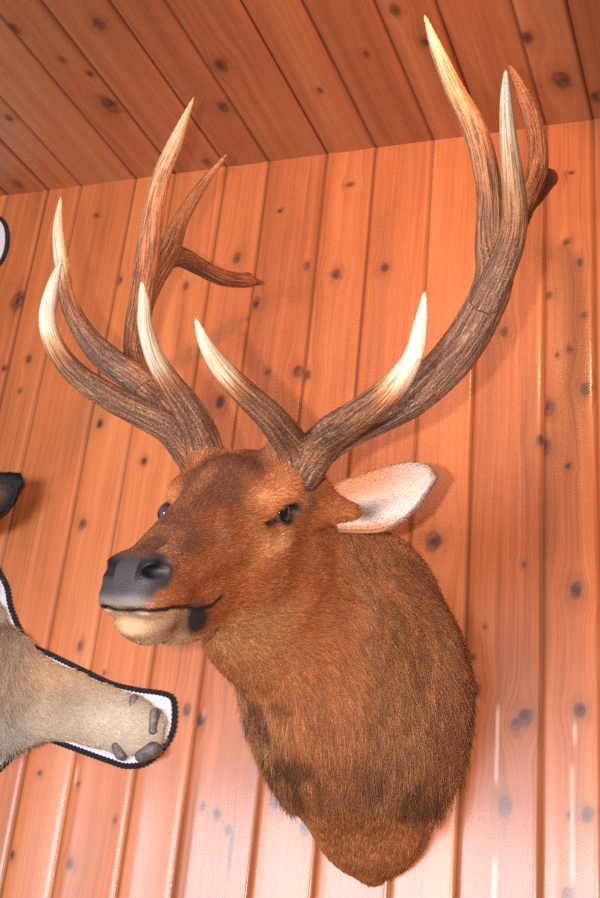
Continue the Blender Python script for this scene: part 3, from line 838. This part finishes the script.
ea = [(-30, 468, -.07), (-20, 470, -.09), (-8, 472, -.10), (8, 473, -.10), (19, 474, -.10)]; eb = [(-30, 536, -.06), (-20, 528, -.08), (-6, 520, -.09), (8, 506, -.095), (17, 487, -.10)]
eA = catmull([at(*p) for p in ea], 24); eB = catmull([at(*p) for p in eb], 24)
EPt = np.array([eA[i]*(1-v)+eB[i]*v+np.array([0, 1., 0])*.018*(1-(2*v-1)**2) for i in range(24) for v in np.linspace(0, 1, 11)])
ii = np.arange(24*11).reshape(24, 11); q = np.stack([ii[:-1, :-1], ii[1:, :-1], ii[1:, 1:], ii[:-1, 1:]], -1).reshape(-1, 4)
n = vert_normals(EPt, q); n *= np.sign((n@np.array([0, -1., 0])).mean()); k = len(EPt)
loop = list(ii[:, 0])+list(ii[-1, 1:])+list(ii[-2::-1, -1])+list(ii[0, -2:0:-1])
VV = np.r_[EPt, EPt-n*.006]; QQ = np.r_[q, q[:, ::-1]+k, np.array([[a, b, b+k, a+k] for a, b in zip(loop, loop[1:]+loop[:1])])]
s_ = np.repeat(np.linspace(0, 1, 24), 11); v_ = np.tile(np.linspace(0, 1, 11), 24)
ec = np.tile(lin(30, 26, 28), (k, 1)); ec = mixc(ec, np.exp(-((v_-.45)/.25)**2)*sstep(.8, .4, s_), lin(112, 78, 56))
eo = mesh_obj('ear', VV, QQ, hide_mat, rug, True, dict(col=np.r_[ec, np.tile(lin(26, 22, 24), (k, 1))], bald=np.zeros(2*k)))
tag(eo, 'small dark ear')
axr = at(19, 478, -.1)-at(-20, 500, -.1); axr /= np.linalg.norm(axr)
hair('ear_fur', *ear_fur(VV, QQ, np.r_[n, -n], np.r_[ec, np.tile(lin(26, 22, 24), (k, 1))], np.r_[s_, s_], axr, 2500), hair_mat, eo)

# ------------------------------------------------------------------ light
def lamp(name, kind, loc, target, energy, color, **k):
    d = bpy.data.lights.new(name, kind); d.energy = energy; d.color = color
    for a, v in k.items(): setattr(d, a, v)
    o = link(bpy.data.objects.new(name, d)); o.location = loc
    o.rotation_euler = (Vector(target)-Vector(loc)).to_track_quat('-Z', 'Y').to_euler(); return o
fpos = CAM-.15*CR+.02*CU
lamp('camera_flash', 'SPOT', fpos, at(330, 680, 0), 172, (1., .975, .93), spot_size=math.radians(85), spot_blend=1., shadow_soft_size=.02)
lamp('ceiling_spot', 'SPOT', (-.35, -1.15, 3.35), (-1.0, 0, 2.9), 40, (1., .52, .25), spot_size=math.radians(80), spot_blend=.12, shadow_soft_size=.05)
lamp('warm_fill', 'SPOT', (.7, -2.3, 1.5), (-.95, 0, 2.3), 42, (1., .52, .25), spot_size=math.radians(46), spot_blend=.7, shadow_soft_size=.12)  # added soft warm fill that brightens the middle band of the wall
lamp('window_daylight', 'AREA', (-2.6, -5.2, 1.55), (-1., 0, 2.), 290, (.82, .90, 1.), shape='RECTANGLE', size=3.2, size_y=1.3)
w = bpy.data.worlds.new('room_air'); bpy.context.scene.world = w; w.use_nodes = True
w.node_tree.nodes['Background'].inputs[0].default_value = (.85, .88, 1., 1); w.node_tree.nodes['Background'].inputs[1].default_value = .14

vs = bpy.context.scene.view_settings
bpy.context.scene.cycles.use_denoising = False
vs.view_transform = 'Standard'; vs.look = 'None'; vs.exposure = 0; vs.gamma = 1
